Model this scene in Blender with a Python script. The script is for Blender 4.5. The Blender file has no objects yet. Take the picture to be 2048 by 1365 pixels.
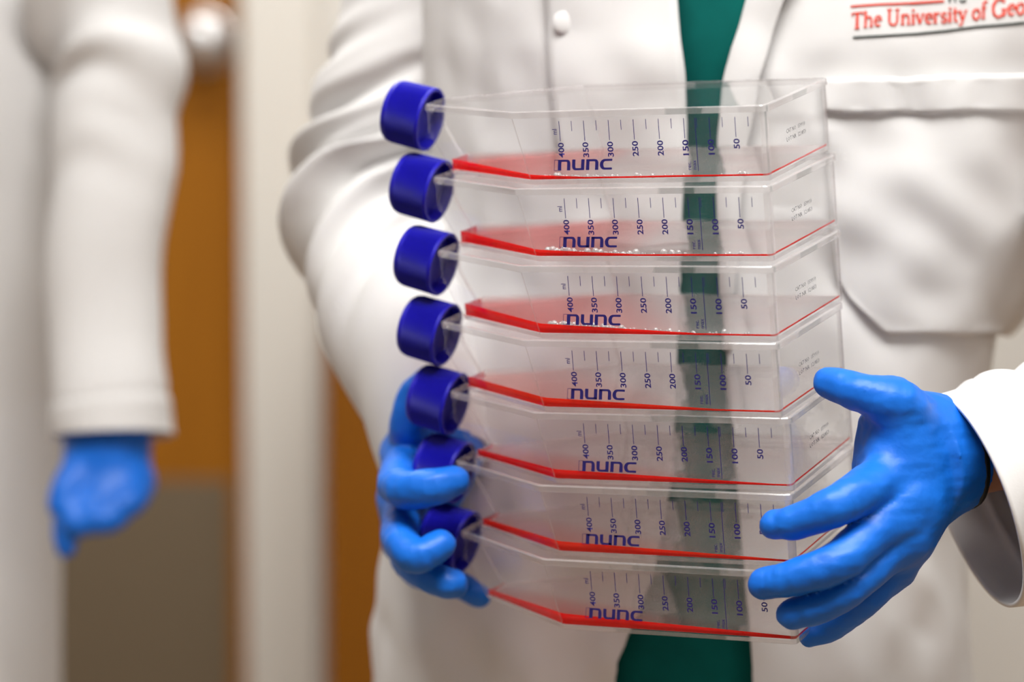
import bpy, math, random
import numpy as np
from mathutils import Matrix, Vector

# ------------------------------------------------------------------ camera, world, lights, exposure
SC = bpy.context.scene
COL = SC.collection
FPX = 5600.0                       # focal length in pixels of the 2048x1365 frame
PITCH = math.radians(6.0)
CAMZ = 1.25
cp, sp = math.cos(PITCH), math.sin(PITCH)
RCAM = np.array([[1, 0, 0], [0, -sp, cp], [0, -cp, -sp]])   # camera (right, down, forward) -> world

cam_d = bpy.data.cameras.new('camera')
cam_d.sensor_width = 36.0
cam_d.sensor_fit = 'HORIZONTAL'
cam_d.lens = FPX * 36.0 / 2048.0
cam_d.clip_start = 0.05
cam_d.dof.use_dof = True
cam_d.dof.focus_distance = 1.365
cam_d.dof.aperture_fstop = 3.4
cam_d.dof.aperture_blades = 0
cam = bpy.data.objects.new('camera', cam_d)
COL.objects.link(cam)
cam.location = (0, 0, CAMZ)
cam.rotation_euler = (math.radians(90) - PITCH, 0, 0)
SC.camera = cam

wd = bpy.data.worlds.new('world')
SC.world = wd
wd.use_nodes = True
wd.node_tree.nodes['Background'].inputs['Color'].default_value = (1.0, 0.91, 0.82, 1)
wd.node_tree.nodes['Background'].inputs['Strength'].default_value = 0.24

def area_light(name, loc, size, power, color, target=None):
    l = bpy.data.lights.new(name, 'AREA')
    l.shape = 'RECTANGLE'
    l.size, l.size_y = size
    l.energy = power
    l.color = color
    o = bpy.data.objects.new(name, l)
    COL.objects.link(o)
    o.location = loc
    if target is not None:
        o.rotation_euler = (Vector(target) - Vector(loc)).to_track_quat('-Z', 'Y').to_euler()
    return o

area_light('ceiling_lamp', (0.12, 0.80, 2.35), (1.2, 0.6), 40.5, (1.0, 0.985, 0.96))
area_light('ceiling_lamp', (-1.3, 1.0, 2.45), (0.6, 1.2), 3.0, (1.0, 0.985, 0.96))
area_light('ceiling_lamp', (1.4, 0.8, 2.40), (0.6, 1.2), 6.0, (1.0, 0.985, 0.96))
area_light('ceiling_lamp', (-0.3, 2.5, 2.45), (1.2, 0.6), 26.0, (1.0, 0.985, 0.96))

SC.view_settings.view_transform = 'Standard'
SC.view_settings.look = 'None'
SC.view_settings.gamma = 1.0
SC.view_settings.use_curve_mapping = False
SC.view_settings.exposure = 0.07
SC.cycles.use_denoising = True
SC.cycles.max_bounces = 8
SC.cycles.use_adaptive_sampling = True
SC.cycles.adaptive_threshold = 0.08
SC.cycles.adaptive_min_samples = 12
SC.cycles.transmission_bounces = 8
SC.cycles.glossy_bounces = 3
SC.cycles.diffuse_bounces = 3
SC.cycles.transparent_max_bounces = 40
SC.cycles.caustics_reflective = False
SC.cycles.caustics_refractive = False
SC.cycles.sample_clamp_indirect = 6.0

rng = np.random.default_rng(7)

# ------------------------------------------------------------------ helpers
def px(x, y, d):
    """world point seen at pixel (x, y) at depth d metres along the view axis"""
    c = np.array([(x - 1024.0) / FPX * d, (y - 682.5) / FPX * d, d])
    w = RCAM @ c
    return np.array([w[0], w[1], w[2] + CAMZ])

def px_plane(x, y, Y):
    v = RCAM @ np.array([(x - 1024.0) / FPX, (y - 682.5) / FPX, 1.0])
    t = Y / v[1]
    return np.array([v[0] * t, Y, v[2] * t + CAMZ])

def to_px(P):
    P = np.asarray(P, float)
    Q = P - np.array([0, 0, CAMZ])
    c = Q @ RCAM
    return np.stack([1024 + FPX * c[..., 0] / c[..., 2], 682.5 + FPX * c[..., 1] / c[..., 2]], -1)

def cam2world(v):
    return RCAM @ np.asarray(v, float)

def mesh_obj(name, verts, faces, mat, parent=None, smooth=True, mats=None, mat_idx=None):
    me = bpy.data.meshes.new(name)
    me.from_pydata([tuple(map(float, v)) for v in verts], [], [tuple(map(int, f)) for f in faces])
    if mats:
        for m in mats:
            me.materials.append(m)
        if mat_idx is not None:
            me.polygons.foreach_set('material_index', np.asarray(mat_idx, np.int32))
    else:
        me.materials.append(mat)
    if smooth:
        me.polygons.foreach_set('use_smooth', np.ones(len(me.polygons), bool))
    me.update()
    return link(name, me, parent)

def link(name, data, parent=None):
    o = bpy.data.objects.new(name, data)
    COL.objects.link(o)
    if parent is not None:
        o.parent = parent
    return o

def empty(name, loc=(0, 0, 0)):
    o = bpy.data.objects.new(name, None)
    o.empty_display_size = 0.05
    COL.objects.link(o)
    o.location = loc
    return o

def tag(o, label=None, cat=None, group=None, kind=None):
    if label: o['label'] = label
    if cat: o['category'] = cat
    if group: o['group'] = group
    if kind: o['kind'] = kind
    return o

def flip_check(verts, faces):
    return verts, faces

class MB:
    """collects shapes into one mesh"""
    def __init__(self):
        self.v, self.f, self.m = [], [], []
    def add(self, v, f, m=0):
        n = len(self.v)
        self.v += [tuple(map(float, q)) for q in v]
        self.f += [tuple(int(i) + n for i in q) for q in f]
        self.m += [m] * len(f)
        return self
    def box(self, lo, hi, m=0):
        x0, y0, z0 = lo; x1, y1, z1 = hi
        v = [(x0, y0, z0), (x1, y0, z0), (x1, y1, z0), (x0, y1, z0), (x0, y0, z1), (x1, y0, z1), (x1, y1, z1), (x0, y1, z1)]
        f = [(0, 3, 2, 1), (4, 5, 6, 7), (0, 1, 5, 4), (1, 2, 6, 5), (2, 3, 7, 6), (3, 0, 4, 7)]
        return self.add(v, f, m)
    def rings(self, rings, m=0, closed=True, cap0=False, cap1=False):
        n = len(rings[0]); v = []
        for r in rings: v += list(r)
        f = []
        for i in range(len(rings) - 1):
            for j in range(n if closed else n - 1):
                k = (j + 1) % n
                f.append((i * n + j, i * n + k, (i + 1) * n + k, (i + 1) * n + j))
        if cap0: f.append(tuple(range(n - 1, -1, -1)))
        if cap1: f.append(tuple((len(rings) - 1) * n + j for j in range(n)))
        return self.add(v, f, m)
    def build(self, name, mat, parent=None, smooth=True):
        if isinstance(mat, (list, tuple)):
            return mesh_obj(name, self.v, self.f, None, parent, smooth, mats=mat, mat_idx=self.m)
        return mesh_obj(name, self.v, self.f, mat, parent, smooth)

def sharp(o, deg=35):
    me = o.data
    try:
        me.set_sharp_from_angle(angle=math.radians(deg))
    except Exception:
        pass
    return o

def bevel(o, w, seg=2):
    m = o.modifiers.new('bevel', 'BEVEL'); m.width = w; m.segments = seg; m.limit_method = 'ANGLE'
    return o

# cheap smooth noise: sum of random plane waves
def wave_noise(P, scale, seed, n=14):
    r = np.random.default_rng(seed)
    out = np.zeros(P.shape[:-1])
    dim = P.shape[-1]
    for i in range(n):
        k = r.normal(size=dim); k /= np.linalg.norm(k)
        f = scale * r.uniform(0.5, 1.6)
        out += np.sin(P @ k * f + r.uniform(0, 6.28))
    return out / math.sqrt(n)

# ------------------------------------------------------------------ signed distance -> mesh (surface nets)
def seg_dist(P, a, b, ra, rb):
    a = np.asarray(a, float); b = np.asarray(b, float)
    ab = b - a
    t = np.clip(((P - a) @ ab) / max(ab @ ab, 1e-12), 0, 1)
    d = np.linalg.norm(P - a - t[..., None] * ab, axis=-1)
    return d - (ra + (rb - ra) * t)

def smin(a, b, k):
    h = np.clip(0.5 + 0.5 * (b - a) / k, 0, 1)
    return b * (1 - h) + a * h - k * h * (1 - h)

def surface_nets(fn, lo, hi, h):
    lo = np.asarray(lo, float); hi = np.asarray(hi, float)
    n = np.ceil((hi - lo) / h).astype(int) + 1
    ax = [lo[i] + h * np.arange(n[i]) for i in range(3)]
    G = np.stack(np.meshgrid(*ax, indexing='ij'), -1)
    D = fn(G)
    S = D < 0
    c = [S[i:n[0] - 1 + i, j:n[1] - 1 + j, k:n[2] - 1 + k] for i in (0, 1) for j in (0, 1) for k in (0, 1)]
    cnt = sum(q.astype(int) for q in c)
    act = (cnt > 0) & (cnt < 8)
    idx = -np.ones(act.shape, int)
    cells = np.argwhere(act)
    idx[tuple(cells.T)] = np.arange(len(cells))
    acc = np.zeros((len(cells), 3)); num = np.zeros(len(cells))
    corners = np.array([(i, j, k) for i in (0, 1) for j in (0, 1) for k in (0, 1)])
    for a in range(8):
        for b in range(a + 1, 8):
            df = corners[b] - corners[a]
            if np.abs(df).sum() != 1: continue
            pa = cells + corners[a]; pb = cells + corners[b]
            da = D[tuple(pa.T)]; db = D[tuple(pb.T)]
            m = (da < 0) != (db < 0)
            t = np.where(m, da / np.where(m, da - db, 1), 0)
            acc += np.where(m[:, None], pa + t[:, None] * df, 0)
            num += m
    V = lo + h * acc / num[:, None]
    F = []
    for axis in range(3):
        o1, o2 = (axis + 1) % 3, (axis + 2) % 3
        sl0 = [slice(None)] * 3; sl1 = [slice(None)] * 3
        sl0[axis] = slice(0, n[axis] - 1); sl1[axis] = slice(1, n[axis])
        A = S[tuple(sl0)]; B = S[tuple(sl1)]
        for sign, M in ((0, A & ~B), (1, ~A & B)):
            e = np.argwhere(M)
            if len(e) == 0: continue
            ok = (e[:, o1] > 0) & (e[:, o2] > 0) & (e[:, o1] < n[o1] - 1) & (e[:, o2] < n[o2] - 1)
            e = e[ok]
            d1 = np.zeros(3, int); d1[o1] = 1
            d2 = np.zeros(3, int); d2[o2] = 1
            q = [idx[tuple((e - d1 - d2).T)], idx[tuple((e - d2).T)], idx[tuple(e.T)], idx[tuple((e - d1).T)]]
            q = np.stack(q, 1)
            if sign: q = q[:, ::-1]
            F.append(q)
    F = np.concatenate(F)
    F = F[(F >= 0).all(1)]
    return V, F

def sdf_obj(name, fn, lo, hi, h, mat, parent):
    V, F = surface_nets(fn, lo, hi, h)
    me = bpy.data.meshes.new(name)
    me.vertices.add(len(V)); me.vertices.foreach_set('co', V.astype(np.float32).ravel())
    me.loops.add(F.size); me.loops.foreach_set('vertex_index', F.astype(np.int32).ravel())
    me.polygons.add(len(F))
    me.polygons.foreach_set('loop_start', np.arange(0, F.size, 4, dtype=np.int32))
    me.polygons.foreach_set('use_smooth', np.ones(len(F), bool))
    me.update(calc_edges=True)
    me.materials.append(mat)
    return link(name, me, parent)

# ------------------------------------------------------------------ materials
def new_mat(name):
    m = bpy.data.materials.new(name)
    m.use_nodes = True
    nt = m.node_tree
    nt.nodes.clear()
    out = nt.nodes.new('ShaderNodeOutputMaterial')
    return m, nt, out

def N(nt, typ, **kw):
    n = nt.nodes.new(typ)
    for k, v in kw.items():
        if k in n.inputs: n.inputs[k].default_value = v
        else: setattr(n, k, v)
    return n

def principled(name, color, rough=0.5, metal=0.0, spec=0.5, noise=None, bump=None, sheen=0.0, sss=0.0, weave=None):
    m, nt, out = new_mat(name)
    p = N(nt, 'ShaderNodeBsdfPrincipled')
    p.inputs['Base Color'].default_value = (*color, 1)
    p.inputs['Roughness'].default_value = rough
    p.inputs['Metallic'].default_value = metal
    p.inputs['Specular IOR Level'].default_value = spec
    p.inputs['Sheen Weight'].default_value = sheen
    if sss:
        p.inputs['Subsurface Weight'].default_value = sss
        p.inputs['Subsurface Radius'].default_value = (0.004, 0.003, 0.002)
    tc = N(nt, 'ShaderNodeTexCoord')
    if noise:
        scale, c2, lo, hi = noise
        nz = N(nt, 'ShaderNodeTexNoise', Scale=scale, Detail=4.0)
        nt.links.new(tc.outputs['Object'], nz.inputs['Vector'])
        mr = N(nt, 'ShaderNodeMapRange')
        mr.inputs['From Min'].default_value = lo; mr.inputs['From Max'].default_value = hi
        nt.links.new(nz.outputs['Fac'], mr.inputs['Value'])
        mx = N(nt, 'ShaderNodeMix', data_type='RGBA')
        mx.inputs['A'].default_value = (*color, 1); mx.inputs['B'].default_value = (*c2, 1)
        nt.links.new(mr.outputs['Result'], mx.inputs['Factor'])
        nt.links.new(mx.outputs['Result'], p.inputs['Base Color'])
    if bump:
        scale, strength, dist = bump
        nz = N(nt, 'ShaderNodeTexNoise', Scale=scale, Detail=3.0)
        nt.links.new(tc.outputs['Object'], nz.inputs['Vector'])
        b = N(nt, 'ShaderNodeBump', Strength=strength, Distance=dist)
        nt.links.new(nz.outputs['Fac'], b.inputs['Height'])
        nt.links.new(b.outputs['Normal'], p.inputs['Normal'])
    nt.links.new(p.outputs['BSDF'], out.inputs['Surface'])
    return m

def clear_plastic(name, tint=(0.998, 0.998, 0.998), haze=0.03, f0=0.018, rough=0.03, hazecol=(0.9, 0.9, 0.9), fog=None):
    m, nt, out = new_mat(name)
    lw = N(nt, 'ShaderNodeLayerWeight', Blend=0.5)
    pw = N(nt, 'ShaderNodeMath', operation='POWER'); pw.inputs[1].default_value = 5.0
    nt.links.new(lw.outputs['Facing'], pw.inputs[0])
    ml = N(nt, 'ShaderNodeMath', operation='MULTIPLY_ADD'); ml.inputs[1].default_value = 0.6; ml.inputs[2].default_value = f0
    nt.links.new(pw.outputs[0], ml.inputs[0])
    tr = N(nt, 'ShaderNodeBsdfTransparent'); tr.inputs['Color'].default_value = (*tint, 1)
    gl = N(nt, 'ShaderNodeBsdfGlossy'); gl.inputs['Roughness'].default_value = rough
    gl.inputs['Color'].default_value = (0.95, 0.95, 0.95, 1)
    df = N(nt, 'ShaderNodeBsdfDiffuse'); df.inputs['Color'].default_value = (*hazecol, 1)
    tl = N(nt, 'ShaderNodeBsdfTranslucent'); tl.inputs['Color'].default_value = (*hazecol, 1)
    hz = N(nt, 'ShaderNodeMixShader'); hz.inputs[0].default_value = 0.5
    nt.links.new(df.outputs[0], hz.inputs[1]); nt.links.new(tl.outputs[0], hz.inputs[2])
    m0 = N(nt, 'ShaderNodeMixShader'); m0.inputs[0].default_value = haze
    nt.links.new(tr.outputs[0], m0.inputs[1]); nt.links.new(hz.outputs[0], m0.inputs[2])
    if fog:                                     # patchy droplets of condensation
        tc = N(nt, 'ShaderNodeTexCoord')
        nz = N(nt, 'ShaderNodeTexNoise', Scale=fog[0], Detail=6.0, Roughness=0.6)
        nt.links.new(tc.outputs['Object'], nz.inputs['Vector'])
        mr = N(nt, 'ShaderNodeMapRange')
        mr.inputs['From Min'].default_value = fog[1]; mr.inputs['From Max'].default_value = fog[2]
        mr.inputs['To Min'].default_value = haze; mr.inputs['To Max'].default_value = fog[3]
        nt.links.new(nz.outputs['Fac'], mr.inputs['Value'])
        nt.links.new(mr.outputs['Result'], m0.inputs[0])
    m1 = N(nt, 'ShaderNodeMixShader')
    nt.links.new(ml.outputs[0], m1.inputs[0])
    nt.links.new(m0.outputs[0], m1.inputs[1]); nt.links.new(gl.outputs[0], m1.inputs[2])
    nt.links.new(m1.outputs[0], out.inputs['Surface'])
    return m

def glass_edge(name):
    m, nt, out = new_mat(name)
    g = N(nt, 'ShaderNodeBsdfGlass', IOR=1.35, Roughness=0.05)
    g.inputs['Color'].default_value = (0.99, 0.98, 0.98, 1)
    tr = N(nt, 'ShaderNodeBsdfTransparent'); tr.inputs['Color'].default_value = (0.93, 0.915, 0.92, 1)
    mx = N(nt, 'ShaderNodeMixShader'); mx.inputs[0].default_value = 0.35
    nt.links.new(tr.outputs[0], mx.inputs[1]); nt.links.new(g.outputs[0], mx.inputs[2])
    df = N(nt, 'ShaderNodeBsdfDiffuse'); df.inputs['Color'].default_value = (0.95, 0.93, 0.93, 1)
    m2 = N(nt, 'ShaderNodeMixShader'); m2.inputs[0].default_value = 0.15
    nt.links.new(mx.outputs[0], m2.inputs[1]); nt.links.new(df.outputs[0], m2.inputs[2])
    gl = N(nt, 'ShaderNodeBsdfGlossy'); gl.inputs['Roughness'].default_value = 0.12
    m3 = N(nt, 'ShaderNodeMixShader'); m3.inputs[0].default_value = 0.09
    nt.links.new(m2.outputs[0], m3.inputs[1]); nt.links.new(gl.outputs[0], m3.inputs[2])
    nt.links.new(m3.outputs[0], out.inputs['Surface'])
    return m

def liquid_mats(name, side, dens, vcol):
    res = []
    for kind in ('surface', 'side'):
        m, nt, out = new_mat(name + '_' + kind)
        tr = N(nt, 'ShaderNodeBsdfTransparent')
        gl = N(nt, 'ShaderNodeBsdfGlossy'); gl.inputs['Roughness'].default_value = 0.04
        lw = N(nt, 'ShaderNodeLayerWeight', Blend=0.5)
        pw = N(nt, 'ShaderNodeMath', operation='POWER'); pw.inputs[1].default_value = 5.0
        nt.links.new(lw.outputs['Facing'], pw.inputs[0])
        ml = N(nt, 'ShaderNodeMath', operation='MULTIPLY_ADD')
        ml.inputs[1].default_value = 0.8 if kind == 'surface' else 0.1
        ml.inputs[2].default_value = 0.02
        nt.links.new(pw.outputs[0], ml.inputs[0])
        if kind == 'side':
            df = N(nt, 'ShaderNodeBsdfDiffuse'); df.inputs['Color'].default_value = (*side, 1)  # denser red at the walls stands in for internally reflected light
            tl = N(nt, 'ShaderNodeBsdfTranslucent'); tl.inputs['Color'].default_value = (*side, 1)
            a = N(nt, 'ShaderNodeMixShader'); a.inputs[0].default_value = 0.55
            nt.links.new(df.outputs[0], a.inputs[1]); nt.links.new(tl.outputs[0], a.inputs[2])
            b = N(nt, 'ShaderNodeMixShader'); b.inputs[0].default_value = 0.72
            nt.links.new(tr.outputs[0], b.inputs[1]); nt.links.new(a.outputs[0], b.inputs[2])
            base = b
        else:
            base = tr
        mx = N(nt, 'ShaderNodeMixShader')
        nt.links.new(ml.outputs[0], mx.inputs[0])
        nt.links.new(base.outputs[0], mx.inputs[1]); nt.links.new(gl.outputs[0], mx.inputs[2])
        nt.links.new(mx.outputs[0], out.inputs['Surface'])
        va = N(nt, 'ShaderNodeVolumeAbsorption', Density=dens)
        va.inputs['Color'].default_value = (*vcol, 1)
        nt.links.new(va.outputs[0], out.inputs['Volume'])
        res.append(m)
    return res

def wood_mat(name, c1, c2):
    m, nt, out = new_mat(name)
    p = N(nt, 'ShaderNodeBsdfPrincipled'); p.inputs['Roughness'].default_value = 0.55; p.inputs['Specular IOR Level'].default_value = 0.15
    tc = N(nt, 'ShaderNodeTexCoord')
    mp = N(nt, 'ShaderNodeMapping'); mp.inputs['Scale'].default_value = (14, 14, 1.2)
    nt.links.new(tc.outputs['Object'], mp.inputs['Vector'])
    nz = N(nt, 'ShaderNodeTexNoise', Scale=2.2, Detail=6.0, Distortion=0.6)
    nt.links.new(mp.outputs[0], nz.inputs['Vector'])
    mx = N(nt, 'ShaderNodeMix', data_type='RGBA')
    mx.inputs['A'].default_value = (*c1, 1); mx.inputs['B'].default_value = (*c2, 1)
    nt.links.new(nz.outputs['Fac'], mx.inputs['Factor'])
    nt.links.new(mx.outputs['Result'], p.inputs['Base Color'])
    nt.links.new(p.outputs[0], out.inputs['Surface'])
    return m

M_WALL = principled('wall_paint', (0.78, 0.765, 0.72), 0.7, bump=(60, 0.1, 0.001))
M_CEIL = principled('ceiling_tile', (0.8, 0.79, 0.76), 0.8, bump=(90, 0.2, 0.002))
M_FLOOR = principled('floor_vinyl', (0.44, 0.31, 0.2), 0.4, noise=(30, (0.4, 0.28, 0.18), 0.4, 0.6))
M_FRAME = principled('painted_metal', (0.80, 0.78, 0.72), 0.45)
M_WOOD = wood_mat('oak_veneer', (0.40, 0.155, 0.012), (0.28, 0.1, 0.006))
M_WOOD2 = wood_mat('oak_veneer_cabinet', (0.30, 0.11, 0.008), (0.22, 0.075, 0.004))
M_STEEL = principled('brushed_plate', (0.2, 0.155, 0.1), 0.5, 0.2)
M_KNOB = principled('satin_nickel', (0.72, 0.72, 0.72), 0.3, 0.9)
M_COAT = principled('white_cotton', (0.745, 0.735, 0.73), 0.85, spec=0.15, bump=(900, 0.12, 0.0004), sheen=0.1)
M_SCRUB = principled('teal_scrub', (0.0, 0.115, 0.1), 0.85, spec=0.15, noise=(18, (0.0, 0.075, 0.068), 0.35, 0.65), bump=(700, 0.1, 0.0004))
M_GLOVE = principled('blue_nitrile', (0.006, 0.165, 0.74), 0.45, spec=0.4, noise=(45, (0.004, 0.14, 0.66), 0.35, 0.7), bump=(110, 0.28, 0.0022))
M_SKIN = principled('skin', (0.42, 0.2, 0.12), 0.5)
M_BAND = principled('black_elastic', (0.006, 0.006, 0.007), 0.7)
M_SHOE = principled('dark_rubber', (0.02, 0.02, 0.022), 0.6)
M_CAP = principled('royal_blue_plastic', (0.012, 0.009, 0.42), 0.42, spec=0.3, noise=(70, (0.01, 0.008, 0.36), 0.4, 0.7))
M_INK = principled('blue_ink', (0.018, 0.014, 0.19), 0.5)
M_INKGREY = principled('grey_ink', (0.1, 0.1, 0.115), 0.6)
M_RED = principled('red_thread', (0.72, 0.06, 0.03), 0.7, bump=(1500, 0.3, 0.0005))
M_BLACK = principled('dark_thread', (0.02, 0.035, 0.03), 0.7, bump=(1500, 0.3, 0.0005))
M_WALLP = clear_plastic('clear_polystyrene', haze=0.012)
M_WALLF = clear_plastic('clear_polystyrene_misted', haze=0.012, fog=(26.0, 0.47, 0.5, 0.24))
M_BED = clear_plastic('cell_growth_floor', haze=0.17, f0=0.02, hazecol=(0.95, 0.93, 0.92))  # pale haze added to brighten the floor, imitating the pink glow
M_BEDGLOW = clear_plastic('cell_growth_floor_glow', haze=0.34, f0=0.02, hazecol=(0.97, 0.95, 0.94))  # heavier haze paints a stronger glow into the upper flasks' floors
M_EDGE = glass_edge('polystyrene_edge')
M_BUB = clear_plastic('bubble_film', haze=0.34, f0=0.12, rough=0.02)
L_RED = liquid_mats('red_medium', (0.95, 0.012, 0.008), 80.0, (1.0, 0.17, 0.14))
L_ORANGE = liquid_mats('orange_red_medium', (0.93, 0.03, 0.006), 55.0, (1.0, 0.2, 0.1))

# ------------------------------------------------------------------ room
WY = 3.30                                   # back wall plane
def wallpt(x, y, Y=WY): return px_plane(x, y, Y)
XJ0 = wallpt(492, 700)[0]; XJ1 = wallpt(640, 700)[0]
DOOR_TOP = 2.05; DOOR_W = 0.95

mb = MB(); mb.box((-4, -2.5, -0.05), (4, WY + 0.2, 0)); tag(mb.build('floor', M_FLOOR, smooth=False), kind='structure')
mb = MB(); mb.box((-4, -2.5, 2.62), (4, WY + 0.2, 2.70)); tag(mb.build('ceiling', M_CEIL, smooth=False), kind='structure')
mb = MB()
mb.box((XJ1 - 0.02, WY, 0), (4, WY + 0.12, 2.62))
mb.box((-4, WY, 0), (XJ0 - DOOR_W - 0.07, WY + 0.12, 2.62))
mb.box((XJ0 - DOOR_W - 0.07, WY, DOOR_TOP + 0.06), (XJ1 - 0.02, WY + 0.12, 2.62))
tag(mb.build('wall_back', M_WALL, smooth=False), kind='structure')
mb = MB()                                    # door frame: two jambs and a head
mb.box((XJ0, WY - 0.03, 0), (XJ1, WY + 0.12, DOOR_TOP + 0.07))
mb.box((XJ0 - DOOR_W - 0.09, WY - 0.03, 0), (XJ0 - DOOR_W, WY + 0.12, DOOR_TOP + 0.07))
mb.box((XJ0 - DOOR_W, WY - 0.03, DOOR_TOP), (XJ0, WY + 0.12, DOOR_TOP + 0.07))
tag(bevel(mb.build('trim_1', M_FRAME, smooth=False), 0.004), kind='structure')
door = empty('door_1', (XJ0 - DOOR_W / 2, WY + 0.02, 0)); tag(door, kind='structure')
mb = MB(); mb.box((-DOOR_W / 2 + 0.004, 0, 0.008), (DOOR_W / 2 - 0.004, 0.045, DOOR_TOP - 0.004))
bevel(mb.build('door_leaf', M_WOOD, door, smooth=False), 0.002)
ZK = wallpt(400, 965)[2]
mb = MB(); mb.box((-DOOR_W / 2 + 0.03, -0.003, 0.02), (DOOR_W / 2 - 0.022, 0.0, ZK))
mb.build('kick_plate', M_STEEL, door, smooth=False)
def lathe(profile, n=32, axis_fn=None):
    rings = []
    for r, h in profile:
        rings.append([(r * math.cos(2 * math.pi * j / n), r * math.sin(2 * math.pi * j / n), h) for j in range(n)])
    return rings
kp = wallpt(402, 82, WY - 0.03)
mb = MB()
prof = [(0.001, -0.062), (0.017, -0.062), (0.026, -0.055), (0.0295, -0.043), (0.027, -0.031), (0.016, -0.022), (0.0125, -0.015), (0.0125, 0.0)]
rr = [[(q[0], q[2], -q[1]) for q in ring] for ring in lathe(prof)]
mb.rings(rr)
kn = mb.build('door_knob', M_KNOB, door)
kn.location = (kp[0] - (XJ0 - DOOR_W / 2), 0.0, kp[2])
mb = MB(); mb.rings([[(q[0], q[2], -q[1]) for q in ring] for ring in lathe([(0.036, -0.001), (0.036, -0.006), (0.03, -0.009), (0.001, -0.009)])])
rs = mb.build('rosette', M_KNOB, kn)
# oak cabinet standing against the wall to the right of the door frame
cx0 = px_plane(652, 900, WY - 0.45)[0]
ctop = px_plane(652, 560, WY - 0.45)[2]
cab = empty('storage_cabinet', (cx0 + 0.25, WY - 0.24, 0))
tag(cab, 'tall oak-veneered storage cabinet against the wall behind the person', 'cabinet')
mb = MB(); mb.box((-0.25, -0.22, 0.08), (0.25, 0.235, ctop)); bevel(mb.build('body', M_WOOD2, cab, smooth=False), 0.003)
mb = MB(); mb.box((-0.23, -0.18, 0), (0.23, 0.2, 0.08)); mb.build('plinth', M_SHOE, cab, smooth=False)
for s in (-1, 1):
    mb = MB(); mb.box((-0.123 + s * 0.124, -0.24, 0.1), (0.123 + s * 0.124, -0.2205, ctop - 0.02))
    d_ = bevel(mb.build('door_panel', M_WOOD2, cab, smooth=False), 0.002)
    mb = MB(); mb.box((-s * 0.02 + s * 0.044 - 0.006, -0.268, ctop - 0.3), (-s * 0.02 + s * 0.044 + 0.006, -0.24, ctop - 0.15))
    bevel(mb.build('handle', M_KNOB, d_, smooth=False), 0.004)

# ------------------------------------------------------------------ culture flasks
FL, FW, FH = 124.6, 96.0, 37.0
LB, XB, XT, NC, NH = 133.5, 187.0, 198.5, 49.5, 10.0
POSES = [([[0.91002, 0.40596, -0.08403], [0.00768, -0.21917, -0.97566], [-0.41449, 0.88722, -0.20257]], [123.4, -76.5, 1338.7]),
         ([[0.89949, 0.42878, -0.08403], [0.01321, -0.21891, -0.97566], [-0.43674, 0.87649, -0.20257]], [124.84, -37.83, 1334.48]),
         ([[0.89618, 0.43565, -0.08403], [0.01488, -0.2188, -0.97566], [-0.44343, 0.87312, -0.20257]], [126.21, 0.51, 1331.94]),
         ([[0.89943, 0.4289, -0.08403], [0.01324, -0.2189, -0.97566], [-0.43686, 0.87643, -0.20257]], [128.73, 36.98, 1337.88]),
         ([[0.9061, 0.41463, -0.08403], [0.00978, -0.21909, -0.97566], [-0.42295, 0.88322, -0.20257]], [135.25, 72.63, 1346.14]),
         ([[0.90168, 0.42416, -0.08403], [0.01208, -0.21897, -0.97566], [-0.43223, 0.87872, -0.20257]], [136.67, 109.51, 1350.54]),
         ([[0.89558, 0.43689, -0.08403], [0.01518, -0.21878, -0.97566], [-0.44463, 0.87251, -0.20257]], [137.77, 147.05, 1351.96])]

def corners_at(z):
    t = z / FH
    lz = FL + (LB - FL) * t
    xz = XB + (XT - XB) * min(max(z, 0) / 22.0, 1.0)
    return [(0, 0, 3.2), (0, FW, 3.2), (-lz, FW, 3.0), (-xz, NC + NH, 1.6), (-xz, NC - NH, 1.6), (-lz, 0, 1.4)]

def plan(z, inset, nseg=4):
    """rounded outline of the flask at height z, moved inwards by inset (mm)"""
    C = corners_at(z); n = len(C)
    P = np.array([c[:2] for c in C], float)
    ctr = P.mean(0)
    lines = []
    for i in range(n):
        a, b = P[i], P[(i + 1) % n]
        d = (b - a) / np.linalg.norm(b - a)
        nn = np.array([-d[1], d[0]])
        if nn @ (ctr - a) < 0: nn = -nn
        lines.append((a + nn * inset, d))
    Q = []
    for i in range(n):
        (p0, d0), (p1, d1) = lines[i - 1], lines[i]
        A = np.array([d0, -d1]).T
        s = np.linalg.solve(A, p1 - p0)
        Q.append(p0 + d0 * s[0])
    out = []
    for i in range(n):
        q = Q[i]; a = Q[i - 1]; b = Q[(i + 1) % n]
        r = max(C[i][2] - inset, 0.35)
        u = (a - q) / np.linalg.norm(a - q); v = (b - q) / np.linalg.norm(b - q)
        half = 0.5 * math.acos(np.clip(u @ v, -1, 1))
        tl = r / math.tan(half)
        bis = (u + v) / np.linalg.norm(u + v)
        o = q + bis * (r / math.sin(half))
        s0 = q + u * tl - o; s1 = q + v * tl - o
        a0 = math.atan2(s0[1], s0[0]); a1 = math.atan2(s1[1], s1[0])
        da = (a1 - a0 + math.pi) % (2 * math.pi) - math.pi
        for k in range(nseg + 1):
            an = a0 + da * k / nseg
            out.append((o[0] + r * math.cos(an), o[1] + r * math.sin(an)))
    return out

MM = 0.001
def ring_at(z, inset): return [(x * MM, y * MM, z * MM) for x, y in plan(z, inset)]

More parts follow.
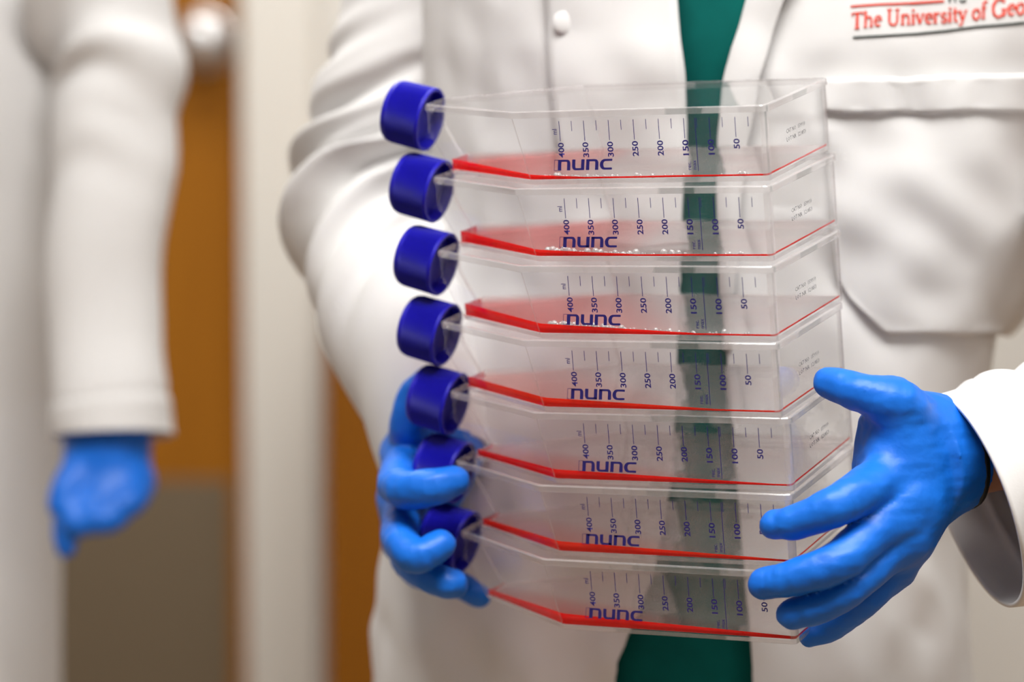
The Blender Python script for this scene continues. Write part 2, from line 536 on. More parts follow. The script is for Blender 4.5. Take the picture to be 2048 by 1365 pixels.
def flask_body_mesh():
    mb = MB()
    nseg = 4; per = nseg + 1
    outer = [(0.0, 0.7), (0.5, 0.15), (2.4, 0.0)]
    mid = [(2.4, 0.0), (12, 0.0), (22, 0.0), (33.4, 0.0)]
    lid = [(33.4, 0.0), (33.5, -0.9), (36.3, -0.9), (36.8, -0.4), (36.8, 0.9)]
    top = [(36.8, 0.9), (36.35, 1.2)]
    mb.rings([ring_at(*q) for q in outer], 1, cap0=False)
    b0 = ring_at(0.0, 0.7); mb.add(b0, [tuple(range(len(b0) - 1, -1, -1))], 0)
    # walls: the rounded vertical corners are edge plastic, the flat panels clear
    R = [ring_at(*q) for q in mid]; n = len(R[0])
    for i in range(len(R) - 1):
        for j in range(n):
            k = (j + 1) % n
            corner = (j % per) < nseg
            mb.add([R[i][j], R[i][k], R[i + 1][k], R[i + 1][j]], [(0, 1, 2, 3)], 1 if corner else 0)
    mb.rings([ring_at(*q) for q in lid], 1)
    mb.rings([ring_at(*q) for q in top], 0)
    t0 = ring_at(36.35, 1.2); mb.add(t0, [tuple(range(len(t0)))], 0)
    # cavity
    cav = [(2.5, 1.3), (12, 1.3), (22, 1.3), (34.6, 1.3)]
    Rc = [ring_at(*q)[::-1] for q in cav]
    n = len(Rc[0])
    for i in range(len(Rc) - 1):
        for j in range(n):
            k = (j + 1) % n
            q = [Rc[i][j], Rc[i][k], Rc[i + 1][k], Rc[i + 1][j]]
            if min(p[1] for p in q) > (FW - 2.0) * MM or abs(q[0][1] - q[1][1]) > 10 * MM and q[0][0] > -3 * MM:
                mb.add(q, [(0, 1, 2, 3)], 2 if q[0][1] > (FW - 2.0) * MM and q[1][1] > (FW - 2.0) * MM else 0)
    c0 = ring_at(2.5, 1.3); mb.add(c0, [tuple(range(len(c0)))], 3)
    return mb

# neck and cap share a frame tilted upwards
AX = np.array([-math.cos(math.radians(14.8)), 0, math.sin(math.radians(14.8))])
UY = np.array([0, 1.0, 0])
UZ = np.cross(AX, UY); UZ = -UZ if UZ[2] < 0 else UZ
CAP0 = np.array([-201.5, NC, 27.1])
def axring(r, s, n=48, wob=None):
    out = []
    for j in range(n):
        a = 2 * math.pi * j / n
        rr_ = r + (wob(j) if wob else 0)
        p = CAP0 + AX * s + UY * (rr_ * math.cos(a)) + UZ * (rr_ * math.sin(a))
        out.append(tuple(p * MM))
    return out

def cap_mesh():
    mb = MB(); n = 240
    ridge = lambda j: 0.0 if j % 2 else -0.5
    half = lambda j: 0.0 if j % 2 else -0.2
    rings = [axring(15.2, 0.9, n), axring(15.2, 0.1, n), axring(16.5, 0.0, n), axring(16.9, 0.5, n), axring(16.9, 1.6, n), axring(16.8, 2.0, n, ridge),
             axring(16.6, 18.6, n, ridge), axring(16.5, 19.4, n, half), axring(16.0, 21.2, n), axring(15.0, 22.4, n), axring(13.4, 23.0, n), axring(12.6, 22.8, n)]
    mb.rings(rings)
    e = axring(12.6, 22.8, n); mb.add(e, [tuple(range(n))])
    mb.rings([axring(15.2, 0.9, n), axring(14.9, 6.0, n)])
    e = axring(14.9, 6.0, n); mb.add(e, [tuple(range(n))])
    return mb

def neck_mesh():
    mb = MB(); n = 40
    mb.rings([axring(9.0, -3.5, n), axring(9.6, -2.5, n), axring(9.6, 5.4, n), axring(8.6, 5.4, n), axring(8.6, -3.5, n)])
    return mb

def text_data(s, size, bold=0.0, resolution=3):
    cu = bpy.data.curves.new('text', 'FONT')
    cu.body = s; cu.size = size; cu.offset = bold; cu.resolution_u = resolution
    cu.align_x = 'LEFT'
    ob = bpy.data.objects.new('text', cu)
    COL.objects.link(ob)
    dg = bpy.context.evaluated_depsgraph_get()
    me = bpy.data.meshes.new_from_object(ob.evaluated_get(dg))
    v = np.array([x.co[:] for x in me.vertices]); f = [tuple(p.vertices) for p in me.polygons]
    bpy.data.objects.remove(ob); bpy.data.curves.remove(cu); bpy.data.meshes.remove(me)
    return v, f

def ribbon(pts, w, closed=False):
    """flat mitred stroke through 2-D points; w = width or one width per point"""
    P = np.array(pts, float); n = len(P)
    W = np.full(n, w, float) if np.isscalar(w) else np.array(w, float)
    v = []
    for i in range(n):
        a = P[i] - P[i - 1] if (i > 0 or closed) else P[1] - P[0]
        b = P[(i + 1) % n] - P[i] if (i < n - 1 or closed) else P[-1] - P[-2]
        a = a / np.linalg.norm(a); b = b / np.linalg.norm(b)
        na = np.array([-a[1], a[0]]); nb = np.array([-b[1], b[0]])
        m = na + nb; m /= np.linalg.norm(m)
        s = min(1.0 / max(m @ na, 0.4), 2.0) * W[i] / 2
        v += [P[i] + m * s, P[i] - m * s]
    f = []
    for i in range(n if closed else n - 1):
        k = (i + 1) % n
        f.append((2 * i, 2 * i + 1, 2 * k + 1, 2 * k))
    return np.array(v), f

def arc(cx, cy, rx, ry, a0, a1, n=8):
    return [(cx + rx * math.cos(math.radians(a0 + (a1 - a0) * i / n)), cy + ry * math.sin(math.radians(a0 + (a1 - a0) * i / n))) for i in range(n + 1)]

YP = -0.06     # print lies on the outer face of the front wall
def front(v2):  # 2-D (x, z) mm on the front wall
    v2 = np.asarray(v2)
    return [(p[0] * MM, YP * MM, p[1] * MM) for p in v2]

def scale_mesh():
    mb = MB()
    def quad(x0, x1, z0, z1):
        mb.add(front([(x0, z0), (x1, z0), (x1, z1), (x0, z1)]), [(0, 1, 2, 3)])
    for k in range(8):
        x = -107.4 + 13.1 * k
        ztop = 31.6 - 0.2 * k / 7
        quad(x - 0.17, x + 0.17, 21.6, ztop)
        quad(x + 6.55 - 0.15, x + 6.55 + 0.15, 26.6, ztop)
        s = str(400 - 50 * k)
        v, f = text_data(s, 4.15, 0.085)
        wd_ = v[:, 0].max() - v[:, 0].min()
        sc = (7.5 if len(s) == 3 else 4.9) / wd_
        vx = (v[:, 0] - v[:, 0].max()) * sc              # reads upwards, its end just under the tick
        vy = (v[:, 1] - 0.5 * (v[:, 1].max() + v[:, 1].min())) * 1.02
        mb.add(front(np.stack([x - vy + 0.1, 20.9 + vx], 1)), f)
    v, f = text_data('ml', 3.6, 0.03)
    mb.add(front(np.stack([-108.9 - (v[:, 1]), 25.0 + (v[:, 0] - v[:, 0].min()) * 0.85], 1)), f)
    xr = -37.0 + 0.9
    quad(xr - 0.17, xr + 0.17, 5.6, 31.4)
    for s, off in (('rec.', 4.0), ('max', 1.3)):
        v, f = text_data(s, 2.9, 0.02)
        mb.add(front(np.stack([xr - off - v[:, 1] + 0.4, 6.0 + v[:, 0]], 1)), f)
    return mb

def logo_mesh():
    mb = MB()
    x0, z0, h = -110.0, 7.05, 5.35
    sl = 0.13
    def put(pts, w, closed=False):
        v, f = ribbon(pts, w, closed)
        q = [(x0 + p[0] + (p[1]) * sl, z0 + p[1]) for p in v]
        mb.add(front(q), f)
    t, th = 1.75, 1.05
    def nn(x):
        put([(x + t / 2, 0), (x + t / 2, h)], t)
        put([(x + 0.4, h - th / 2), (x + 4.4, h - th / 2)] + arc(x + 4.4, h - 2.0, 1.3, 1.5, 90, 0, 5)[1:] + [(x + 5.7, 0)], [th, th] + [1.2, 1.35, 1.5, 1.65, t] + [t])
    def uu(x):
        put([(x + 5.7, 0), (x + 5.7, h)], t)
        put([(x + 6.2, th / 2), (x + 2.2, th / 2)] + arc(x + 2.2, 2.0, 1.35, 1.5, 270, 180, 5)[1:] + [(x + 0.85, h)], [th, th] + [1.2, 1.35, 1.5, 1.65, t] + [t])
    def cc(x):
        put([(x + 6.4, h - th / 2), (x + 2.7, h - th / 2)] + arc(x + 2.7, h / 2, 1.9, h / 2 - th / 2, 90, 270, 10)[1:] + [(x + 6.4, th / 2)], [th, th] + [1.15, 1.4, 1.65, 1.8, 1.85, 1.8, 1.65, 1.4, 1.15, th] + [th])
    nn(0); uu(7.5); nn(15.0); cc(22.4)
    put([(-2.0, 0.06), (0.0, 0.06), (0.0, h - 0.06), (-2.0, h - 0.06)], 0.22, True)
    return mb

def lot_mesh():
    mb = MB()
    for s, z in (('CAT NO  159910', 18.6), ('LOT NR  121853', 14.6)):
        v, f = text_data(s, 2.9, 0.0, 1)
        w = v[:, 0].max() - v[:, 0].min()
        yy = 28 + (v[:, 0] - v[:, 0].min()) * 29.0 / w
        mb.add([(0.07 * MM, y * MM, (z + q[1]) * MM) for y, q in zip(yy, v)], f)
    return mb

SXL = -0.033
# height of the medium at the front bend, slope across the depth, kind
LIQ = [(4.2, -0.004, L_RED, -0.052), (5.0, -0.006, L_RED, -0.045), (6.5, -0.03, L_RED, -0.045), (6.4, -0.05, L_ORANGE, -0.04), (6.5, -0.085, L_RED, SXL), (6.8, -0.09, L_ORANGE, SXL), (7.5, -0.12, L_RED, SXL)]
def liquid_obj(zb, sy, mats, parent, sxl=SXL):
    z0 = 2.52
    poly = plan(3.0, 1.36, 6)
    P = np.array(poly)
    xs = np.concatenate([-np.array([188.2, 187.6, 186.8]), np.linspace(-185, -4, 84), -np.array([3.2, 2.6, 2.1, 1.6, 1.4])])
    def yrange(x):
        ys = []
        for i in range(len(P)):
            a, b = P[i], P[(i + 1) % len(P)]
            if (a[0] - x) * (b[0] - x) <= 0 and abs(a[0] - b[0]) > 1e-9:
                t = (x - a[0]) / (b[0] - a[0]); ys.append(a[1] + t * (b[1] - a[1]))
        return (min(ys), max(ys)) if len(ys) >= 2 else None
    xmin, xmax = P[:, 0].min() + 0.02, P[:, 0].max() - 0.02
    xs = xs[(xs > xmin) & (xs < xmax)]
    us = np.concatenate([[0, 0.004, 0.01, 0.018], np.linspace(0.03, 0.97, 26), [0.982, 0.99, 0.996, 1]])
    T = []
    for x in xs:
        y0, y1 = yrange(x)
        row = []
        for u in us:
            y = y0 + (y1 - y0) * u
            zp = zb + sxl * (x + FL) + sy * y
            film = 0.16 + 0.1 * math.sin(x * 0.11 + 1.3 * math.sin(y * 0.09)) * math.sin(y * 0.13 + 0.4)
            wallgap = min(y - y0, y1 - y, xmax - x, x - xmin)
            z = max(zp - z0, film) + 0.75 * math.exp(-wallgap / 0.55)
            row.append((x, y, z0 + z))
        T.append(row)
    nx, ny = len(xs), len(us)
    v = [(p[0] * MM, p[1] * MM, p[2] * MM) for r in T for p in r] + [(p[0] * MM, p[1] * MM, z0 * MM) for r in T for p in r]
    f, mi = [], []
    B = nx * ny
    for i in range(nx - 1):
        for j in range(ny - 1):
            a, b, c, d = i * ny + j, (i + 1) * ny + j, (i + 1) * ny + j + 1, i * ny + j + 1
            f.append((a, b, c, d)); mi.append(0)
            f.append((B + a, B + d, B + c, B + b)); mi.append(0)
    for i in range(nx - 1):
        a, b = i * ny, (i + 1) * ny
        f.append((a, B + a, B + b, b)); mi.append(1)
        a, b = i * ny + ny - 1, (i + 1) * ny + ny - 1
        f.append((a, b, B + b, B + a)); mi.append(0)
    for j in range(ny - 1):
        a, b = j, j + 1
        f.append((a, b, B + b, B + a)); mi.append(1)
        a, b = (nx - 1) * ny + j, (nx - 1) * ny + j + 1
        f.append((a, B + a, B + b, b)); mi.append(1)
    return mesh_obj('culture_medium', v, f, None, parent, True, mats=mats, mat_idx=mi)

def sphere(c, r, nu=8, nv=6):
    v = [(c[0], c[1], c[2] + r)]
    for i in range(1, nv):
        t = math.pi * i / nv
        for j in range(nu):
            p = 2 * math.pi * j / nu
            v.append((c[0] + r * math.sin(t) * math.cos(p), c[1] + r * math.sin(t) * math.sin(p), c[2] + r * math.cos(t)))
    v.append((c[0], c[1], c[2] - r))
    f = [(0, 1 + j, 1 + (j + 1) % nu) for j in range(nu)]
    for i in range(nv - 2):
        for j in range(nu):
            a = 1 + i * nu + j; b = 1 + i * nu + (j + 1) % nu
            f.append((a, a + nu, b + nu, b))
    l = len(v) - 1; o = 1 + (nv - 2) * nu
    f += [(l, o + (j + 1) % nu, o + j) for j in range(nu)]
    return v, f

LAB = ['topmost culture flask of the stack, its clear lid uncovered, blue cap',
       'second culture flask from the top of the stack, blue cap, red medium',
       'third culture flask from the top, blue cap, foam bubbles in red medium',
       'middle culture flask of the stack, fourth from top, orange red medium, thumb beside it',
       'fifth culture flask from the top of the stack, below the thumb, blue cap',
       'sixth culture flask from the top, index fingertip of the glove on its corner',
       'lowest culture flask of the stack, resting in the gloved hands']
me_body = flask_body_mesh(); me_cap = cap_mesh(); me_neck = neck_mesh(); me_scale = scale_mesh(); me_logo = logo_mesh(); me_lot = lot_mesh()
shared = {}
def shared_part(name, mbuild, mat, parent, sharp_deg=None, variant=''):
    key = name + variant
    if key not in shared:
        o = mbuild.build(name, mat, parent)
        if sharp_deg: sharp(o, sharp_deg)
        shared[key] = o.data
        return o
    return link(name, shared[key], parent)

def flask_world(i):
    R, T = POSES[i]
    Rw = RCAM @ np.array(R)
    U, _, Vt = np.linalg.svd(Rw); Rw = U @ Vt
    Tw = RCAM @ (np.array(T) * MM) + np.array([0, 0, CAMZ])
    M = Matrix.Identity(4)
    for a in range(3):
        for b in range(3): M[a][b] = Rw[a, b]
        M[a][3] = Tw[a]
    return M
def flask_pt(i, p):
    return np.array(flask_world(i) @ Vector([c * MM for c in p]))

for i in range(7):
    fl = empty('culture_flask')
    fl.matrix_world = flask_world(i)
    tag(fl, LAB[i], 'flask', 'stacked culture flasks')
    fog = i >= 4
    shared_part('body', me_body, [M_WALLP, M_EDGE, M_WALLF if fog else M_WALLP, M_BEDGLOW if i < 3 else M_BED], fl, 30, 'f' if fog else 'c' if i < 3 else '')
    shared_part('neck', me_neck, M_WALLP, fl, 40)
    shared_part('cap', me_cap, M_CAP, fl, 28)
    tag(shared_part('printed_scale', me_scale, M_INK, fl), 'blue millilitre scale from 400 down to 50')
    tag(shared_part('printed_logo', me_logo, M_INK, fl), 'dark blue slanted wordmark')
    tag(shared_part('printed_lot_number', me_lot, M_INKGREY, fl), 'small grey catalogue and lot numbers')
    zb, sy, lm, sxl = LIQ[i]
    liquid_obj(zb, sy, lm, fl, sxl)
    if i < 3:                                       # foam along the front wall
        r_ = np.random.default_rng(40 + i)
        mb = MB()
        nb = (70, 90, 120)[i]
        for k in range(nb):
            x = -121 + (108 if k % 2 else 46) * r_.random() ** 1.5
            rad = (0.35 + 0.5 * r_.random()) if r_.random() < 0.8 else (0.9 + (0.5, 1.1, 0.9)[i] * r_.random())
            zl = max(zb + sxl * (x + FL), 2.9)
            v, f = sphere((x * MM, (1.5 + rad + 1.5 * r_.random() ** 2) * MM, (zl + 0.2 * rad + 0.5 * r_.random()) * MM), rad * MM)
            mb.add(v, f)
        tag(mb.build('foam_bubbles', M_BUB, fl), 'tiny clear bubbles along the surface of the red medium', kind='stuff')

# ------------------------------------------------------------------ clothing builders
def catmull(P, n):
    P = np.array(P, float); m = len(P)
    Q = np.vstack([2 * P[0] - P[1], P, 2 * P[-1] - P[-2]])
    out = []
    for t in np.linspace(0, m - 1, n):
        i = min(int(t), m - 2); u = t - i
        a, b, c, d = Q[i], Q[i + 1], Q[i + 2], Q[i + 3]
        out.append(0.5 * ((2 * b) + (-a + c) * u + (2 * a - 5 * b + 4 * c - d) * u * u + (-a + 3 * b - 3 * c + d) * u ** 3))
    return np.array(out)

def tube(path, radii, n_s, n_t, disp=None, hint=(0, 1, 0), open_end=True, thick=0.0022, inner=0.16, squash=1.0):
    """swept cloth tube; the last ring is a hem that turns inwards"""
    C = catmull(path, n_s); r = catmull(np.array(radii, float).reshape(len(radii), -1), n_s)
    if r.shape[1] == 1: r = np.hstack([r, r * squash])
    T = np.gradient(C, axis=0); T /= np.linalg.norm(T, axis=1)[:, None]
    u = np.array(hint, float); rings = []; inn = []
    L = np.concatenate([[0], np.cumsum(np.linalg.norm(np.diff(C, axis=0), axis=1))])
    th = np.linspace(0, 2 * math.pi, n_t, endpoint=False)
    for i in range(n_s):
        u = u - T[i] * (u @ T[i]); u /= np.linalg.norm(u)
        w = np.cross(T[i], u)
        dv = disp(L[i], L[-1], th) if disp else np.zeros(n_t)
        ring = C[i] + np.outer((r[i, 0] + dv) * np.cos(th), u) + np.outer((r[i, 1] + dv) * np.sin(th), w)
        rings.append(ring)
        inn.append(C[i] + np.outer((r[i, 0] + dv - thick) * np.cos(th), u) + np.outer((r[i, 1] + dv - thick) * np.sin(th), w))
    out = list(rings)
    if open_end:
        k0 = int(n_s * (1 - inner))
        out += [inn[i] for i in range(n_s - 1, k0, -1)]
    return out

class Torso:
    """upright superellipse shell of a trunk"""
    def __init__(s, cx, cy, yaw, a, b, tilt=0.0):
        s.cx, s.cy, s.yaw, s.a, s.b, s.tilt = cx, cy, yaw, a, b, tilt
    def pt(s, th, z, off=0.0, e=2.5):
        """th: angle, -90 deg = front; arrays allowed"""
        th = np.asarray(th, float); z = np.asarray(z, float)
        a = np.interp(z, *s.a) + off; b = np.interp(z, *s.b) + off
        c, q = np.cos(th), np.sin(th)
        x = a * np.sign(c) * np.abs(c) ** (2 / e); y = b * np.sign(q) * np.abs(q) ** (2 / e)
        cy, sy = math.cos(s.yaw), math.sin(s.yaw)
        cx = np.interp(z, *s.cx) if isinstance(s.cx, tuple) else s.cx
        return np.stack([cx + x * cy - y * sy, s.cy + s.tilt * (1.2 - z) + x * sy + y * cy, z + 0 * th], -1)
    def theta_for_px(s, xpx, z, off):
        th = np.radians(np.linspace(-178, -2, 1200))
        X = to_px(s.pt(th, np.full_like(th, z), off))[:, 0]
        return th[np.argmin(np.abs(X - xpx))]

def grid_faces(nr, nc, closed=False):
    f = []
    for i in range(nr - 1):
        for j in range(nc if closed else nc - 1):
            k = (j + 1) % nc
            f.append((i * nc + j, i * nc + k, (i + 1) * nc + k, (i + 1) * nc + j))
    return f

def solid_sheet(name, G, mat, parent, thick=0.002):
    """a cloth sheet from a grid of points, with thickness and closed edges (solidify)"""
    nr, nc = G.shape[:2]
    o = mesh_obj(name, G.reshape(-1, 3), grid_faces(nr, nc), mat, parent)
    m = o.modifiers.new('thickness', 'SOLIDIFY'); m.thickness = thick; m.offset = 0
    return o

# ------------------------------------------------------------------ the person holding the stack
person = empty('person', (0.095, 1.6, 0))
tag(person, 'person in open white lab coat over teal scrubs holding the flask stack in blue gloves', 'person')
PO = np.array([0.095, 1.6, 0])
def rel(P): return np.asarray(P) - PO

TOR = Torso(([0.9, 1.0, 1.15, 1.25], [0.094, 0.096, 0.125, 0.13]), 1.605, math.radians(-15),
            ([0.4, 0.8, 0.98, 1.12, 1.25, 1.36, 1.42, 1.47], [0.168, 0.158, 0.148, 0.154, 0.168, 0.17, 0.15, 0.08]),
            ([0.4, 0.8, 0.98, 1.12, 1.25, 1.36, 1.42, 1.47], [0.125, 0.12, 0.105, 0.1, 0.108, 0.1, 0.085, 0.06]))

# scrub top and trousers
zz = np.linspace(0.80, 1.46, 70); th = np.linspace(0, 2 * math.pi, 120, endpoint=False)
rows = []
for z in zz:
    P = TOR.pt(th, np.full_like(th, z))
    nrm = wave_noise(np.stack([np.cos(th) * 2, np.sin(th) * 2, np.full_like(th, z * 9)], -1), 2.2, 3) * 0.0028
    c = P.mean(0); d = P - c; d /= np.linalg.norm(d, axis=1)[:, None]
    rows.append(P + d * nrm[:, None])
mb = MB(); mb.rings([rel(r) for r in rows], cap0=True, cap1=True)
mb.build('scrub_top', M_SCRUB, person)
for s in (-1, 1):
    pth = [rel(TOR.pt(0, 0.84) * 0 + np.array([0.095 + s * 0.085, 1.6, z])) for z in (0.86, 0.6, 0.3, 0.06)]
    R_ = tube(pth, [0.092, 0.082, 0.07, 0.068], 30, 36, lambda l, L, t: 0.003 * np.sin(3 * t + 9 * l), open_end=True, hint=(1, 0, 0))
    mb = MB(); mb.rings(R_, cap0=True); mb.build('trouser_leg', M_SCRUB, person)
    f0 = PO + np.array([s * 0.085, 0.0, 0])
    def shoe(G, f0=f0):
        p = G - f0
        d = smin(seg_dist(p, (0, 0.05, 0.05), (0, -0.13, 0.035), 0.042, 0.038), seg_dist(p, (0, 0.05, 0.05), (0, 0.05, 0.09), 0.042, 0.04), 0.03)
        return np.maximum(d, 0.004 - p[..., 2])
    o = sdf_obj('shoe', shoe, f0 + [-0.07, -0.2, -0.01], f0 + [0.07, 0.12, 0.16], 0.009, M_SHOE, None)
    o.parent = person; o.matrix_parent_inverse = Matrix.Translation(-Vector(PO))

# bare body under the clothes: trunk, neck, head, arms to the wrists in one surface
W_R = px(1872, 918, 1.386); E_R = px(2760, 720, 1.47); S_R = np.array([0.262, 1.575, 1.385])
W_L = px(862, 905, 1.535);  E_L = px(768, 450, 1.632); S_L = px(925, -200, 1.64)
def body_fn(G):
    d = seg_dist(G, (0.098, 1.605, 0.9), (0.12, 1.605, 1.30), 0.07, 0.07)
    for s in (-0.05, 0.05):
        d = smin(d, seg_dist(G, (0.098 + s, 1.605, 0.9), (0.122 + s, 1.605, 1.33), 0.055, 0.055), 0.02)
    d = smin(d, seg_dist(G, S_L, S_R, 0.045, 0.045), 0.04)
    d = smin(d, seg_dist(G, (0.095, 1.6, 1.36), (0.095, 1.585, 1.50), 0.05, 0.045), 0.04)
    h = np.sqrt(((G[..., 0] - 0.095) / 0.075) ** 2 + ((G[..., 1] - 1.57) / 0.092) ** 2 + ((G[..., 2] - 1.60) / 0.115) ** 2)
    d = smin(d, (h - 1) * 0.075, 0.02)
    d = smin(d, seg_dist(G, (0.095, 1.475, 1.585), (0.095, 1.472, 1.575), 0.012, 0.014), 0.012)     # nose
    for s in (-1, 1):
        d = smin(d, seg_dist(G, (0.095 + s * 0.076, 1.58, 1.575), (0.095 + s * 0.078, 1.585, 1.615), 0.01, 0.013), 0.008)  # ears
    for S, E, W in ((S_R, E_R, W_R), (S_L, E_L, W_L)):
        a = smin(seg_dist(G, S, E, 0.030, 0.027), seg_dist(G, E, W, 0.027, 0.0225), 0.02)
        d = smin(d, a, 0.03)
    return d
V_, F_ = surface_nets(body_fn, (-0.14, 1.32, 0.78), (0.52, 1.77, 1.76), 0.009)
mesh_obj('body', rel(V_), F_, M_SKIN, person)
hair_fn = lambda G: np.maximum((np.sqrt(((G[..., 0] - 0.095) / 0.083) ** 2 + ((G[..., 1] - 1.585) / 0.098) ** 2 + ((G[..., 2] - 1.61) / 0.122) ** 2) - 1) * 0.08,
                               np.minimum((1.545 - G[..., 1]), 1.65 - G[..., 2]))
M_HAIR = principled('dark_hair', (0.03, 0.018, 0.01), 0.5)
V_, F_ = surface_nets(hair_fn, (-0.01, 1.46, 1.46), (0.2, 1.71, 1.76), 0.008)
mesh_obj('hair', rel(V_), F_, M_HAIR, person)

# lab coat: two front panels that meet round the back
coat_off = 0.012
def coat_disp(P, z, side):
    n1 = wave_noise(np.stack([P[:, 0] * 1.0, P[:, 1], P[:, 2] * 0.35], -1), 38, 21 + side)
    n2 = wave_noise(P, 70, 31 + side)
    fold = 0.0060 * np.sin(P[:, 0] * 95 + 3.0 * np.sin(z * 7 + side)) * np.clip((1.02 - z) / 0.2, 0, 1)
    n3 = wave_noise(np.stack([P[:, 0] + 0.5 * P[:, 2], P[:, 1], P[:, 2] * 0.9 - 0.6 * P[:, 0]], -1), 135, 51 + side)
    n3 = np.sign(n3) * np.abs(n3) ** 1.4
    return 0.0030 * n1 + 0.0010 * n2 + 0.0012 * n3 + fold

LE = ([-60, 0, 80, 155, 280, 560, 900, 1100, 1290, 1400, 1700, 3200], [1350, 1352, 1357, 1366, 1371, 1358, 1345, 1310, 1236, 1225, 1215, 1200])
RE = ([-60, 0, 80, 155, 280, 560, 750, 1000, 1200, 1400, 1700, 3200], [1530, 1500, 1478, 1458, 1441, 1446, 1460, 1480, 1497, 1510, 1520, 1540])
def edge_theta(tab, z, off):
    ypx = np.interp(z, [0.5, 1.5], [to_px(TOR.pt(-1.5, 0.5))[1], to_px(TOR.pt(-1.5, 1.5))[1]])
    return TOR.theta_for_px(np.interp(ypx, *tab), z, off)

ZR = np.concatenate([np.linspace(0.56, 0.9, 24), np.linspace(0.91, 1.40, 110)])
coat = None
grids = {}
for side, tab in ((0, LE), (1, RE)):
    nc = 110
    G = np.zeros((len(ZR), nc, 3))
    for i, z in enumerate(ZR):
        t0 = edge_theta(tab, z, coat_off)
        t1 = math.radians(-272) if side == 0 else math.radians(92)
        k = np.linspace(0, 1, nc) ** 1.5
        t = t0 + (t1 - t0) * k
        P = TOR.pt(t, np.full(nc, z), coat_off)
        Q = TOR.pt(t, np.full(nc, z), coat_off + 0.01) - P
        Q /= np.linalg.norm(Q, axis=1)[:, None]
        dsp = coat_disp(P, z, side) * (1 if side == 0 else 0.9)
        flare = 0.02 * np.clip((1.05 - z) / 0.5, 0, 1) ** 1.2
        G[i] = P + Q * (dsp + flare * (0.35 + 0.65 * np.sin(k * math.pi)))[:, None]
    grids[side] = G
def merged_coat():
    mb = MB()
    for side in (0, 1):
        G = grids[side]; nr, nc = G.shape[:2]
        f = grid_faces(nr, nc)
        if side == 0: f = [q[::-1] for q in f]
        mb.add(rel(G.reshape(-1, 3)), f)
    return mb
coat = merged_coat().build('lab_coat', M_COAT, person)
m = coat.modifiers.new('thickness', 'SOLIDIFY'); m.thickness = 0.0018; m.offset = 0

def coat_surface(xpx, ypx, off=0.0, side=1):
    """point on the right (or left) front panel under a pixel, moved outwards"""
    G = grids[side][24:, :70]
    Q = to_px(G)
    d = (Q[..., 0] - xpx) ** 2 + (Q[..., 1] - ypx) ** 2
    i, j = np.unravel_index(np.argmin(d), d.shape)
    i = min(max(i, 1), G.shape[0] - 2); j = min(max(j, 1), G.shape[1] - 2)
    p0 = Q[i, j]
    J = np.stack([(Q[i + 1, j] - Q[i - 1, j]) / 2, (Q[i, j + 1] - Q[i, j - 1]) / 2], 1)
    try: s = np.linalg.solve(J, np.array([xpx, ypx]) - p0)
    except Exception: s = np.zeros(2)
    s = np.clip(s, -40, 40)
    P = G[i, j] + s[0] * (G[i + 1, j] - G[i - 1, j]) / 2 + s[1] * (G[i, j + 1] - G[i, j - 1]) / 2
    nrm = np.cross(G[i, j + 1] - G[i, j - 1], G[i + 1, j] - G[i - 1, j]); nrm /= np.linalg.norm(nrm)
    if nrm[1] > 0: nrm = -nrm
    return P + nrm * off

def smooth_grid(G, it=3):
    for _ in range(it):
        H = G.copy()
        H[1:-1, 1:-1] = (G[1:-1, 1:-1] * 2 + G[:-2, 1:-1] + G[2:, 1:-1] + G[1:-1, :-2] + G[1:-1, 2:]) / 6
        G = H
    return G

# breast pocket with a hemmed top and a cut lower corner
def pocket_patch(name, rowsfn, nr, nc, off, thick, bulge=0.0, seed=5):
    G = np.zeros((nr, nc, 3))
    for i in range(nr):
        v = i / (nr - 1)
        y_l, y_r, x0, x1 = rowsfn(v)
        for j in range(nc):
            u = j / (nc - 1)
            b = bulge * math.sin(math.pi * u) * math.sin(math.pi * min(v * 1.05, 1)) if bulge else 0
            G[i, j] = coat_surface(x0 + (x1 - x0) * u, y_l + (y_r - y_l) * u, off + b)
    G = smooth_grid(G, 4)
    n = wave_noise(np.stack([G[..., 0] + 0.7 * G[..., 2], G[..., 1], G[..., 2] - 0.4 * G[..., 0]], -1), 130, seed, 10) * (0.0017 if bulge else 0.0004)
    if bulge: n = n * np.clip((np.arange(nr) / (nr - 1) - 0.14) / 0.2, 0, 1)[:, None]
    if not bulge: n = n + 0.0007 * np.sin(G[..., 0] * 330 + 2 * np.sin(G[..., 0] * 60))
    G[1:-1, 1:-1, 1] += n[1:-1, 1:-1]
    return solid_sheet(name, rel(G.reshape(-1, 3)).reshape(G.shape), M_COAT, coat, thick)
def prow(v):
    y = 162 + (668 - 162) * v
    x0 = np.interp(y, [150, 560, 604, 640, 668], [1640, 1672, 1702, 1742, 1772])
    x1 = np.interp(y, [150, 600, 640, 668], [2085, 2052, 2040, 2010])
    return y, y - 12 * (1 - v) , x0, x1
pocket_patch('breast_pocket', prow, 44, 44, 0.0030, 0.0025, 0.0025)
pocket_patch('pocket_hem', lambda v: (156 + 70 * v, 143 + 78 * v, 1640 + 6 * v, 2085), 8, 40, 0.0056, 0.003, 0.0, 9)

